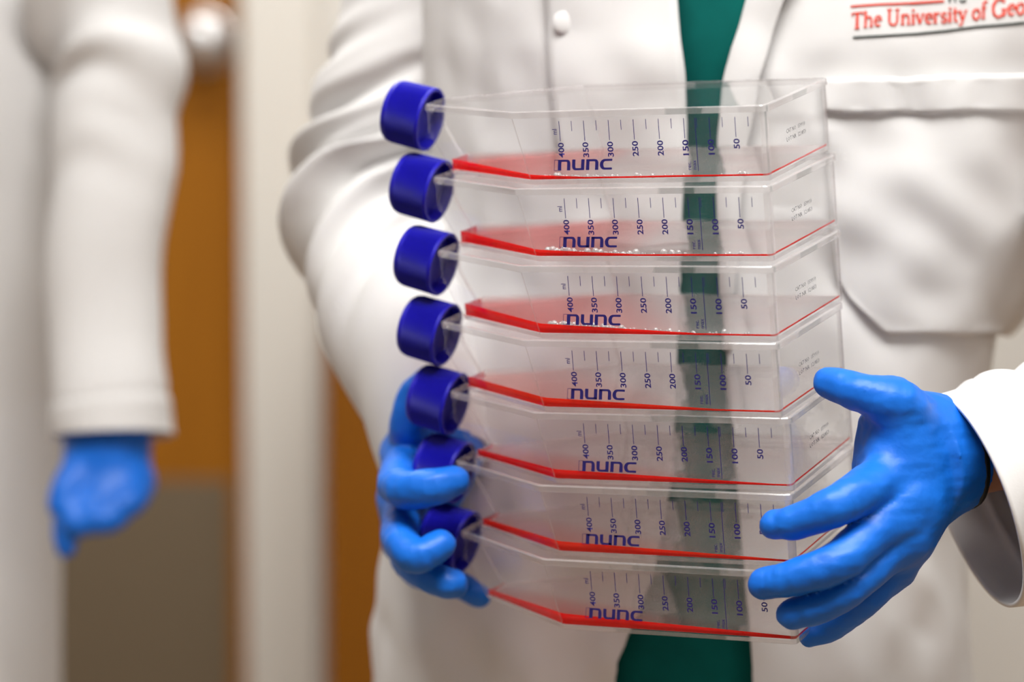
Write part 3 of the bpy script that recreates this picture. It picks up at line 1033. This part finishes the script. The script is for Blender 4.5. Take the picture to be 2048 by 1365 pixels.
# lapels
def lapel(name, side, inner, outer, ys, off):
    nr, nc = 40, 14
    G = np.zeros((nr, nc, 3))
    for i in range(nr):
        y = ys[0] + (ys[1] - ys[0]) * i / (nr - 1)
        a = np.interp(y, *inner); b = np.interp(y, *outer)
        for j in range(nc):
            u = j / (nc - 1)
            fade = 0.25 + 0.75 * min(1.0, (ys[1] - y) / 160.0)
            G[i, j] = coat_surface(a + (b - a) * u, y, off * fade * (0.55 + 0.6 * math.sin(math.pi * (0.15 + 0.7 * u))), side)
    G = smooth_grid(G, 2)
    return solid_sheet(name, rel(G.reshape(-1, 3)).reshape(G.shape), M_COAT, coat, 0.003)
lapel('lapel', 1, ([-60, 0, 80, 155, 280, 420, 700], [1526, 1497, 1474, 1454, 1438, 1441, 1452]), ([-60, 0, 80, 155, 280, 420, 700], [1612, 1568, 1545, 1522, 1496, 1480, 1462]), (-60, 700), 0.0065)
lapel('lapel', 0, ([-60, 0, 80, 155, 280, 420, 900], [1354, 1356, 1362, 1371, 1374, 1366, 1348]), ([-60, 0, 80, 155, 280, 330], [1093, 1094, 1096, 1100, 1112, 1125]), (-60, 330), 0.0026)
bp = coat_surface(1134, 44, 0.0045, 0)
v_, f_ = sphere((0, 0, 0), 1.0, 16, 10)
mesh_obj('button', [rel(bp) + np.array([q[0] * 0.006, q[1] * 0.0014, q[2] * 0.006]) for q in v_], f_, M_COAT, coat)

# embroidery: a small seriffed stroke alphabet
TK, TN = 0.105, 0.055
def glyph(ch):
    s = []
    def st(p, w): s.append((p, w))
    def sf(x, y, w=0.2): s.append(([(x - w / 2, y), (x + w / 2, y)], 0.05))
    xh = 0.62
    if ch == 'T': st([(0.36, 0), (0.36, 0.97)], TK + 0.02); st([(0.03, 0.95), (0.69, 0.95)], TN + 0.01); st([(0.04, 0.98), (0.04, 0.8)], TN); st([(0.68, 0.98), (0.68, 0.8)], TN); sf(0.36, 0.025, 0.3); w = 0.72
    elif ch == 'h': st([(0.13, 0), (0.13, 1.0)], TK); st([(0.13, 0.5)] + arc(0.31, 0.43, 0.17, 0.19, 120, 0, 6) + [(0.48, 0)], 0.085); sf(0.13, 0.025); sf(0.48, 0.025); sf(0.09, 0.98, 0.14); w = 0.6
    elif ch == 'e': st([(0.08, 0.34), (0.44, 0.36)], 0.05); st([(0.44, 0.36)] + arc(0.27, 0.32, 0.19, 0.29, 10, 310, 16), 0.085); w = 0.5
    elif ch == 'U': st([(0.16, 0.97), (0.16, 0.3)] + arc(0.4, 0.3, 0.24, 0.28, 180, 360, 10)[1:] + [(0.64, 0.97)], [TK, TK] + [0.095] * 10 + [0.07]); sf(0.16, 0.97, 0.3); sf(0.64, 0.97, 0.26); w = 0.82
    elif ch == 'n': st([(0.13, 0), (0.13, xh)], TK); st([(0.13, 0.5)] + arc(0.31, 0.43, 0.17, 0.19, 120, 0, 6) + [(0.48, 0)], 0.085); sf(0.13, 0.025); sf(0.48, 0.025); sf(0.09, xh, 0.14); w = 0.6
    elif ch == 'i': st([(0.14, 0), (0.14, xh)], TK); sf(0.14, 0.025); sf(0.1, xh, 0.14); st([(0.14, 0.8), (0.14, 0.91)], 0.11); w = 0.28
    elif ch == 'v': st([(0.06, xh), (0.25, 0.02)], TK); st([(0.25, 0.02), (0.44, xh)], 0.06); sf(0.07, xh, 0.2); sf(0.43, xh, 0.18); w = 0.5
    elif ch == 'r': st([(0.13, 0), (0.13, xh)], TK); st([(0.13, 0.44)] + arc(0.29, 0.46, 0.14, 0.15, 150, 50, 5), 0.075); sf(0.13, 0.025, 0.22); sf(0.09, xh, 0.14); w = 0.42
    elif ch == 's': st(arc(0.22, 0.45, 0.14, 0.15, 20, 250, 9) + arc(0.22, 0.17, 0.15, 0.15, 80, -160, 9)[1:], 0.075); w = 0.42
    elif ch == 't': st([(0.15, 0.85), (0.15, 0.14)] + arc(0.26, 0.14, 0.11, 0.12, 180, 300, 5)[1:], 0.085); st([(0.02, 0.6), (0.32, 0.6)], 0.055); w = 0.36
    elif ch == 'y': st([(0.06, xh), (0.25, 0.04)], TK); st([(0.45, xh), (0.2, -0.16)] + [(0.12, -0.24), (0.04, -0.22)], 0.06); sf(0.07, xh, 0.2); sf(0.44, xh, 0.18); w = 0.5
    elif ch == 'o': st(arc(0.28, 0.31, 0.21, 0.3, 0, 360, 20)[:-1] + [(0.49, 0.31)], 0.085); w = 0.56
    elif ch == 'f': st([(0.14, 0), (0.14, 0.76)] + arc(0.27, 0.78, 0.13, 0.17, 180, 50, 6)[1:], 0.085); st([(0.02, 0.6), (0.3, 0.6)], 0.055); sf(0.14, 0.025, 0.22); w = 0.34
    elif ch == 'G': st(arc(0.44, 0.49, 0.36, 0.49, 45, 335, 20), [0.07] + [0.1] * 19 + [0.08]); st([(0.76, 0.02), (0.76, 0.38)], TK); st([(0.58, 0.4), (0.86, 0.4)], 0.055); st([(0.72, 0.97), (0.72, 0.74)], 0.06); w = 0.9
    else: w = 0.26
    return s, w

def embroider(strokes_px, mat, name, off=0.0011):
    mb = MB()
    for pts, w in strokes_px:
        P = np.array(pts, float)
        W = np.full(len(P), w, float) if np.isscalar(w) else np.array(w, float)
        if len(P) == 2:                      # follow the cloth
            k = max(2, int(np.linalg.norm(P[1] - P[0]) / 12) + 1)
            t = np.linspace(0, 1, k)[:, None]
            W = W[0] + (W[-1] - W[0]) * t[:, 0]; P = P[0] + (P[1] - P[0]) * t
        v, f = ribbon(P, W)
        mb.add([rel(coat_surface(q[0], q[1], off)) for q in v], f)
    o = mb.build(name, mat, coat, smooth=False)
    m = o.modifiers.new('thread', 'SOLIDIFY'); m.thickness = 0.0007; m.offset = 0
    return o

def text_strokes(s, total):
    out, x = [], 0.0
    for ch in s:
        g, w = glyph(ch)
        for p, wd_ in g: out.append(([(x + a, b) for a, b in p], wd_))
        x += w + 0.015
    return out, x
BX = [1702, 1760, 1830, 1900, 1960, 2048, 2100]; BYL = [59, 52, 49, 45, 38, 28, 22]
def baseline(x): return np.interp(x, BX, BYL)
st_, wtot = text_strokes('The University of Geo', 1)
EM = 33.0; SXE = (1981 - 1702) / text_strokes('The University of ', 1)[1]
out_ = []
for p, w in st_:
    q = []
    for a, b in p:
        X = 1702 + a * SXE + b * 0.8
        q.append((X, baseline(X) - b * EM * (1.0 if X < 1960 else 1.08)))
    out_.append((q, (np.array(w) * 44 if not np.isscalar(w) else w * 44)))
tag(embroider(out_, M_RED, 'red_lettering'), 'red seriffed lettering stitched above the breast pocket')
embroider([([(1701, 13), (1760, 9)], 3.6), ([(1760, 9), (1820, 6.5)], 3.6), ([(1820, 6.5), (1886, 2)], 4.2)], M_RED, 'red_stitched_line')
embroider([([(1897, 5), (1899, -10)], 3), ([(1908, 4), (1909, -8)], 2.5), ([(1922, 4), (1930, 0)], 3), ([(1918, 0), (1921, 4)], 3)], M_BLACK, 'dark_lettering')
embroider([([(1706, 75), (1760, 72)], 3.8), ([(1760, 72), (1830, 68)], 3.8), ([(1830, 68), (1890, 62)], 4.0), ([(1890, 62), (1950, 54)], 4.2), ([(1950, 54), (2070, 44)], 4.4)], M_BLACK, 'dark_stitched_line')

# sleeves
def fold_disp(seed, amp, wr=0.0, wpos=0.5, freq=190, hemw=0.024, skew=0.0):
    r = np.random.default_rng(seed); ph = r.uniform(0, 6.28, 12)
    def f(l, L, t):
        s = l / L
        d = amp * 0.45 * np.sin(2 * t + ph[0] + 5 * s) + amp * 0.35 * np.sin(3 * t + ph[1] - 7 * s)
        env = math.exp(-((s - wpos) / 0.17) ** 2)
        sk = l + (0.016 if hemw else 0.045) * np.sin(t + (ph[2] if hemw else skew)) + 0.010 * np.sin(2 * t + ph[3])
        d = d + wr * env * (np.sin(freq * sk + ph[4]) + 0.5 * np.sin(freq * 1.73 * sk + ph[5] + 1.2 * np.sin(t)))* (0.65 + 0.35 * np.sin(t + ph[6]))
        d = d + amp * 0.3 * np.sin(freq * 0.5 * sk + ph[7] + 2 * np.sin(t + ph[8]))
        hem = 0.0012 if (L - l) < hemw else 0.0
        return d * (1 - 0.85 * math.exp(-(L - l) / 0.012)) + hem - (0.0012 if hemw else 0.0) * math.exp(-((L - l - hemw) / 0.002) ** 2)
    return f
# image-left sleeve: shoulder, bent elbow, forearm towards the caps
pL = [px(935, -260, 1.64), px(905, -60, 1.64), px(850, 140, 1.645), px(806, 320, 1.645), px(786, 455, 1.63), px(800, 630, 1.59), px(845, 800, 1.552), px(872, 925, 1.532)]
R_ = tube([rel(p) for p in pL], [0.062, 0.06, 0.057, 0.054, 0.051, 0.045, 0.037, 0.031], 170, 96, fold_disp(4, 0.0045, 0.0095, 0.52, 175, 0.0, 0.6), hint=(1, 0, 0))
mb = MB(); mb.rings(R_); mb.build('sleeve', M_COAT, coat)
# image-right sleeve: from the elbow outside the frame to the open cuff
cR = px(1944, 1002, 1.392); dR = np.array([0.93, 0.20, 0.30]); dR /= np.linalg.norm(dR)
sh = np.array([0.285, 1.59, 1.36])
el = cR + dR * 0.235
pR = [sh, sh * 0.5 + el * 0.5 + np.array([0.05, 0.015, 0.03]), el + np.array([0.012, 0.02, 0.02]), cR + dR * 0.17, cR + dR * 0.11, cR + dR * 0.055, cR]
R_ = tube([rel(p) for p in pR], [0.068, 0.066, 0.066, 0.064, 0.0585, 0.0555, 0.0545], 190, 110, fold_disp(12, 0.0035, 0.0036, 0.84, 140), hint=(0, 1, 0), inner=0.2)
mb = MB(); mb.rings(R_); mb.build('sleeve', M_COAT, coat)

# ------------------------------------------------------------------ gloved hands
def spline_chain(chain, per=4):
    P = np.array([np.append(p, r) for p, r in chain])
    Q = catmull(P, (len(chain) - 1) * per + 1)
    return [(q[:3], q[3]) for q in Q]

def finger_fn(G, chain):
    ch = spline_chain(chain)
    P = np.array([c[0] for c in ch])
    lo = P.min(0) - 0.03; hi = P.max(0) + 0.03
    m = ((G > lo) & (G < hi)).all(-1)
    X = G[m]
    d = None
    for (a, ra), (b, rb) in zip(ch[:-1], ch[1:]):
        q = seg_dist(X, a, b, ra, rb)
        d = q if d is None else np.minimum(d, q)
    out = np.full(G.shape[:-1], 0.05)
    out[m] = d
    return out

def crease(G, p, n, w, depth):
    """shallow wrinkle: a groove across p with direction n"""
    q = (G - p) @ (n / np.linalg.norm(n))
    r = np.linalg.norm(G - p, axis=-1)
    return depth * np.exp(-(q / w) ** 2) * np.exp(-(r / 0.016) ** 2)

def hand_obj(name, fingers, palm, parent, extra=None, h=0.0014, web=0.007, cut=None, wr_seed=2, wr=0.00018, creases=(), wrdir=np.array([0.9, 0.2, 0.38])):
    pts = np.array([p for ch in fingers for p, r in ch] + [p for a, b in palm for p, r in (a, b)])
    lo = pts.min(0) - 0.034; hi = pts.max(0) + 0.034
    def fn(G):
        pd = None
        for (a, ra), (b, rb) in palm:
            s = seg_dist(G, a, b, ra, rb)
            pd = s if pd is None else smin(pd, s, 0.011)
        d = None
        for ch in fingers:
            f = smin(finger_fn(G, ch), pd, web)
            d = f if d is None else np.minimum(d, f)
        if extra is not None: d = extra(G, d)
        d = d + wr * wave_noise(G, 330, wr_seed, 18) + wr * 0.7 * wave_noise(G * np.array([0.5, 1, 1.6]), 620, wr_seed + 1, 18)
        if wr:
            Q = G - (G @ wrdir)[..., None] * wrdir * 0.88
            d = d + wr * 1.7 * wave_noise(Q, 520, wr_seed + 5, 16)
        for p, n, w, dep in creases:
            d = d + crease(G, p, n, w, dep)
        if cut is not None:
            p, n = cut
            d = np.maximum(d, (G - p) @ n)
        return d
    V, F = surface_nets(fn, lo, hi, h)
    o = mesh_obj(name, V - np.array(PO), F, M_GLOVE, parent)
    return o

def pr(x, y, d, r):            # pixel, depth (m), radius (pixels at that depth)
    return (px(x, y, d), r / FPX * d)

# image-right hand: thumb on the end wall, fingers round the front corner
mcpI, mcpM, mcpR, mcpP = pr(1800, 935, 1.362, 50), pr(1808, 1002, 1.356, 50), pr(1800, 1070, 1.358, 47), pr(1782, 1128, 1.368, 42)
wrist = pr(1868, 915, 1.384, 88)
handR_f = [
    [mcpI, pr(1690, 1004, 1.331, 45), pr(1603, 1040, 1.334, 37), pr(1550, 1050, 1.3405, 32)],
    [mcpM, pr(1690, 1114, 1.330, 43), pr(1590, 1157, 1.332, 38), pr(1528, 1168, 1.3405, 32)],
    [mcpR, pr(1715, 1165, 1.338, 38), pr(1640, 1214, 1.338, 36), pr(1586, 1229, 1.3405, 32)],
    [mcpP, pr(1735, 1195, 1.360, 34), pr(1668, 1252, 1.368, 28), pr(1618, 1276, 1.372, 20)],
    [pr(1840, 872, 1.374, 66), pr(1790, 808, 1.354, 50), pr(1718, 784, 1.353, 40), pr(1664, 768, 1.362, 33), pr(1655, 765, 1.363, 31)],
]
handR_p = [(wrist, mcpI), (wrist, mcpM), (wrist, mcpR), (wrist, mcpP), (mcpI, mcpM), (mcpM, mcpR), (mcpR, mcpP),
           (pr(1840, 872, 1.374, 66), mcpI), (pr(1840, 872, 1.374, 66), wrist), (pr(1820, 930, 1.366, 62), pr(1822, 1010, 1.366, 60)), (pr(1790, 815, 1.356, 46), pr(1806, 900, 1.360, 52)), (pr(1850, 850, 1.378, 55), pr(1856, 985, 1.386, 58)), (pr(1820, 960, 1.368, 55), pr(1812, 1060, 1.366, 50)),
           (pr(1792, 830, 1.36, 40), pr(1778, 930, 1.362, 42)), (pr(1740, 850, 1.372, 24), pr(1735, 930, 1.372, 26))]
wdir = (px(1990, 880, 1.41) - px(1868, 915, 1.384)); wdir /= np.linalg.norm(wdir)
cutp = px(1903, 905, 1.39)
cr = [(px(1548, 1036, 1.335), px(1603, 1038, 1.334) - px(1546, 1051, 1.3415), 0.0012, 0.00045), (px(1560, 1038, 1.335), px(1603, 1038, 1.334) - px(1546, 1051, 1.3415), 0.0012, 0.00045),
      (px(1533, 1165, 1.333), px(1590, 1155, 1.332) - px(1523, 1170, 1.3415), 0.0014, 0.0005), (px(1545, 1150, 1.333), px(1590, 1155, 1.332) - px(1523, 1170, 1.3415), 0.0014, 0.0005),
      (px(1597, 1230, 1.332), px(1640, 1214, 1.338) - px(1584, 1230, 1.3415), 0.0015, 0.0006),
      (px(1690, 985, 1.322), px(1800, 935, 1.362) - px(1690, 1004, 1.331), 0.0013, 0.0006), (px(1705, 975, 1.322), px(1800, 935, 1.362) - px(1690, 1004, 1.331), 0.0014, 0.0005),
      (px(1735, 780, 1.345), px(1716, 783, 1.353) - px(1792, 812, 1.352), 0.0012, 0.0006), (px(1750, 786, 1.345), px(1716, 783, 1.353) - px(1792, 812, 1.352), 0.0012, 0.0005)]
def cuff_flare(G, d):
    q = (G - cutp) @ wdir
    axis = px(1868, 918, 1.385)
    r = np.linalg.norm((G - axis) - ((G - axis) @ wdir)[..., None] * wdir, axis=-1)
    ring = np.maximum(np.abs(r - 0.0268) - 0.0026, np.abs(q + 0.010) - 0.012)
    return smin(d, ring, 0.006)
hand_obj('glove', handR_f, handR_p, person, extra=cuff_flare, cut=(cutp, wdir), wr_seed=8, creases=cr)

# dark elastic band round the wrist
a0 = px(1907, 915, 1.392); R_ = []
fw = (E_R - W_R) / np.linalg.norm(E_R - W_R)
b0 = W_R + fw * 0.0125
uu_ = np.cross(fw, (0, 0, 1.0)); uu_ /= np.linalg.norm(uu_); vv_ = np.cross(fw, uu_)
mb = MB()
R_ = []
for k in range(9):
    a = 2 * math.pi * k / 8
    rad = 0.0262 + 0.0022 * math.cos(a); s = 0.0030 * math.sin(a)
    R_.append([rel(b0 + fw * s + rad * (math.cos(t) * uu_ + math.sin(t) * vv_)) for t in np.linspace(0, 2 * math.pi, 48, endpoint=False)])
mb.rings(R_); mb.build('wrist_band', M_BAND, person)

# image-left hand: fingers curled round the lower caps
wl = pr(868, 900, 1.53, 82)
mI, mM, mR2, mP = pr(818, 915, 1.520, 44), pr(816, 1000, 1.522, 44), pr(818, 1075, 1.522, 40), pr(842, 1130, 1.524, 34)
handL_f = [
    [mI, pr(795, 974, 1.462, 40), pr(860, 976, 1.443, 38), pr(908, 962, 1.446, 31)],
    [mM, pr(800, 1078, 1.458, 38), pr(836, 1112, 1.441, 38), pr(880, 1090, 1.443, 32)],
    [mR2, pr(818, 1128, 1.478, 32), pr(880, 1162, 1.455, 33), pr(910, 1168, 1.455, 29)],
    [mP, pr(900, 1160, 1.516, 28), pr(945, 1186, 1.508, 26), pr(960, 1193, 1.506, 23)],
    [pr(850, 880, 1.52, 50), pr(818, 868, 1.505, 40), pr(828, 800, 1.500, 36), pr(858, 760, 1.498, 30)],
]
handL_p = [(wl, mI), (wl, mM), (wl, mR2), (wl, mP), (mI, mM), (mM, mR2), (mR2, mP)]
crL = [(px(858, 1108, 1.441), px(880, 1090, 1.449) - px(836, 1112, 1.449), 0.0015, 0.0006), (px(800, 945, 1.455), px(798, 974, 1.464) - mI[0], 0.0018, 0.0014),
       (px(812, 890, 1.495), np.array([0, 0, 1.0]), 0.002, 0.0015)]
hand_obj('glove', handL_f, handL_p, person, wr_seed=17, h=0.0015, creases=crL)

# ------------------------------------------------------------------ second person on the left, further away
P2 = np.array([-0.535, 2.02, 0])
person2 = empty('person', tuple(P2))
tag(person2, 'out of focus person in white lab coat and blue glove at the left', 'person')
T2 = Torso(-0.535, 2.02, math.radians(8),
           ([0.4, 0.8, 1.0, 1.15, 1.3, 1.4, 1.46, 1.5], [0.205, 0.2, 0.2, 0.205, 0.22, 0.21, 0.18, 0.08]),
           ([0.4, 0.8, 1.0, 1.15, 1.3, 1.4, 1.46, 1.5], [0.15, 0.13, 0.12, 0.12, 0.125, 0.115, 0.09, 0.06]))
rows = []
th = np.linspace(0, 2 * math.pi, 140, endpoint=False)
for z in np.linspace(0.55, 1.48, 110):
    P = T2.pt(th, np.full_like(th, z), 0.008)
    c = P.mean(0); d = P - c; d /= np.linalg.norm(d, axis=1)[:, None]
    n = 0.006 * wave_noise(np.stack([np.cos(th) * 1.6, np.sin(th) * 1.6, np.full_like(th, z * 5)], -1), 2.4, 77) + 0.004 * np.sin(9 * th + 4 * z)
    rows.append(P + d * n[:, None] - P2)
mb = MB(); mb.rings(rows, cap0=True, cap1=True)
coat2 = mb.build('lab_coat', M_COAT, person2)
q = [P2 + [0.06, 0.0, 1.41], P2 + [0.17, -0.02, 1.40], px(222, 60, 1.94), px(225, 260, 1.93), px(212, 470, 1.925), px(210, 680, 1.92), px(226, 800, 1.915), px(228, 872, 1.912)]
R_ = tube([p - P2 for p in q], [0.07, 0.062, 0.044, 0.041, 0.038, 0.037, 0.0395, 0.0405], 120, 72, fold_disp(33, 0.005, 0.009, 0.42, 110), hint=(1, 0, 0))
mb = MB(); mb.rings(R_); mb.build('sleeve', M_COAT, coat2)
for s in (-1, 1):
    R_ = tube([np.array([s * 0.09, 0, z]) for z in (0.85, 0.5, 0.06)], [0.09, 0.08, 0.07], 20, 30, None, hint=(1, 0, 0))
    mb = MB(); mb.rings(R_, cap0=True); mb.build('trouser_leg', M_SCRUB, person2)
    f0 = P2 + np.array([s * 0.09, 0.0, 0])
    V_, F_ = surface_nets(lambda G, f0=f0: np.maximum(smin(seg_dist(G - f0, (0, 0.05, 0.05), (0, -0.13, 0.035), 0.042, 0.038), seg_dist(G - f0, (0, 0.05, 0.05), (0, 0.05, 0.09), 0.042, 0.04), 0.03), 0.004 - G[..., 2]),
                          f0 + [-0.07, -0.2, -0.01], f0 + [0.07, 0.12, 0.16], 0.009)
    mesh_obj('shoe', V_ - P2, F_, M_SHOE, person2)
def body2(G):
    d = seg_dist(G, P2 + [0, 0, 0.9], P2 + [0, 0, 1.33], 0.1, 0.1)
    d = smin(d, seg_dist(G, P2 + [0, 0, 1.38], P2 + [0, -0.015, 1.53], 0.05, 0.045), 0.04)
    h = np.sqrt(((G[..., 0] - P2[0]) / 0.076) ** 2 + ((G[..., 1] - P2[1] + 0.03) / 0.093) ** 2 + ((G[..., 2] - 1.63) / 0.116) ** 2)
    d = smin(d, (h - 1) * 0.075, 0.02)
    S = px(215, -120, 1.95)
    d = smin(d, seg_dist(G, P2 + [0, 0, 1.38], S, 0.05, 0.045), 0.03)
    d = smin(d, seg_dist(G, S, px(220, 300, 1.93), 0.036, 0.03), 0.02)
    return smin(d, seg_dist(G, px(220, 300, 1.93), px(215, 900, 1.912), 0.03, 0.02), 0.02)
V_, F_ = surface_nets(body2, P2 + [-0.14, -0.2, 0.76], P2 + [0.24, 0.15, 1.78], 0.011)
mesh_obj('body', V_ - P2, F_, M_SKIN, person2)
PO_save = PO; PO = P2
w2 = pr(215, 890, 1.912, 74)
k1, k2, k3, k4 = pr(262, 965, 1.905, 40), pr(235, 985, 1.898, 42), pr(200, 1000, 1.895, 42), pr(165, 1005, 1.898, 38)
hf = [
    [k1, pr(262, 1000, 1.885, 32), pr(225, 1020, 1.880, 30), pr(200, 1008, 1.884, 28)],
    [k2, pr(228, 1030, 1.880, 32), pr(190, 1040, 1.876, 30), pr(172, 1020, 1.88, 28)],
    [k3, pr(185, 1035, 1.880, 32), pr(150, 1045, 1.876, 30), pr(142, 1015, 1.88, 28)],
    [k4, pr(140, 1030, 1.885, 32), pr(132, 1070, 1.882, 27), pr(131, 1098, 1.882, 20)],
    [pr(170, 930, 1.9, 40), pr(135, 975, 1.885, 32), pr(122, 1010, 1.88, 28)],
]
hp = [(w2, k1), (w2, k2), (w2, k3), (w2, k4), (k1, k2), (k2, k3), (k3, k4)]
hand_obj('glove', hf, hp, person2, h=0.0026, wr=0.0)
PO = PO_save
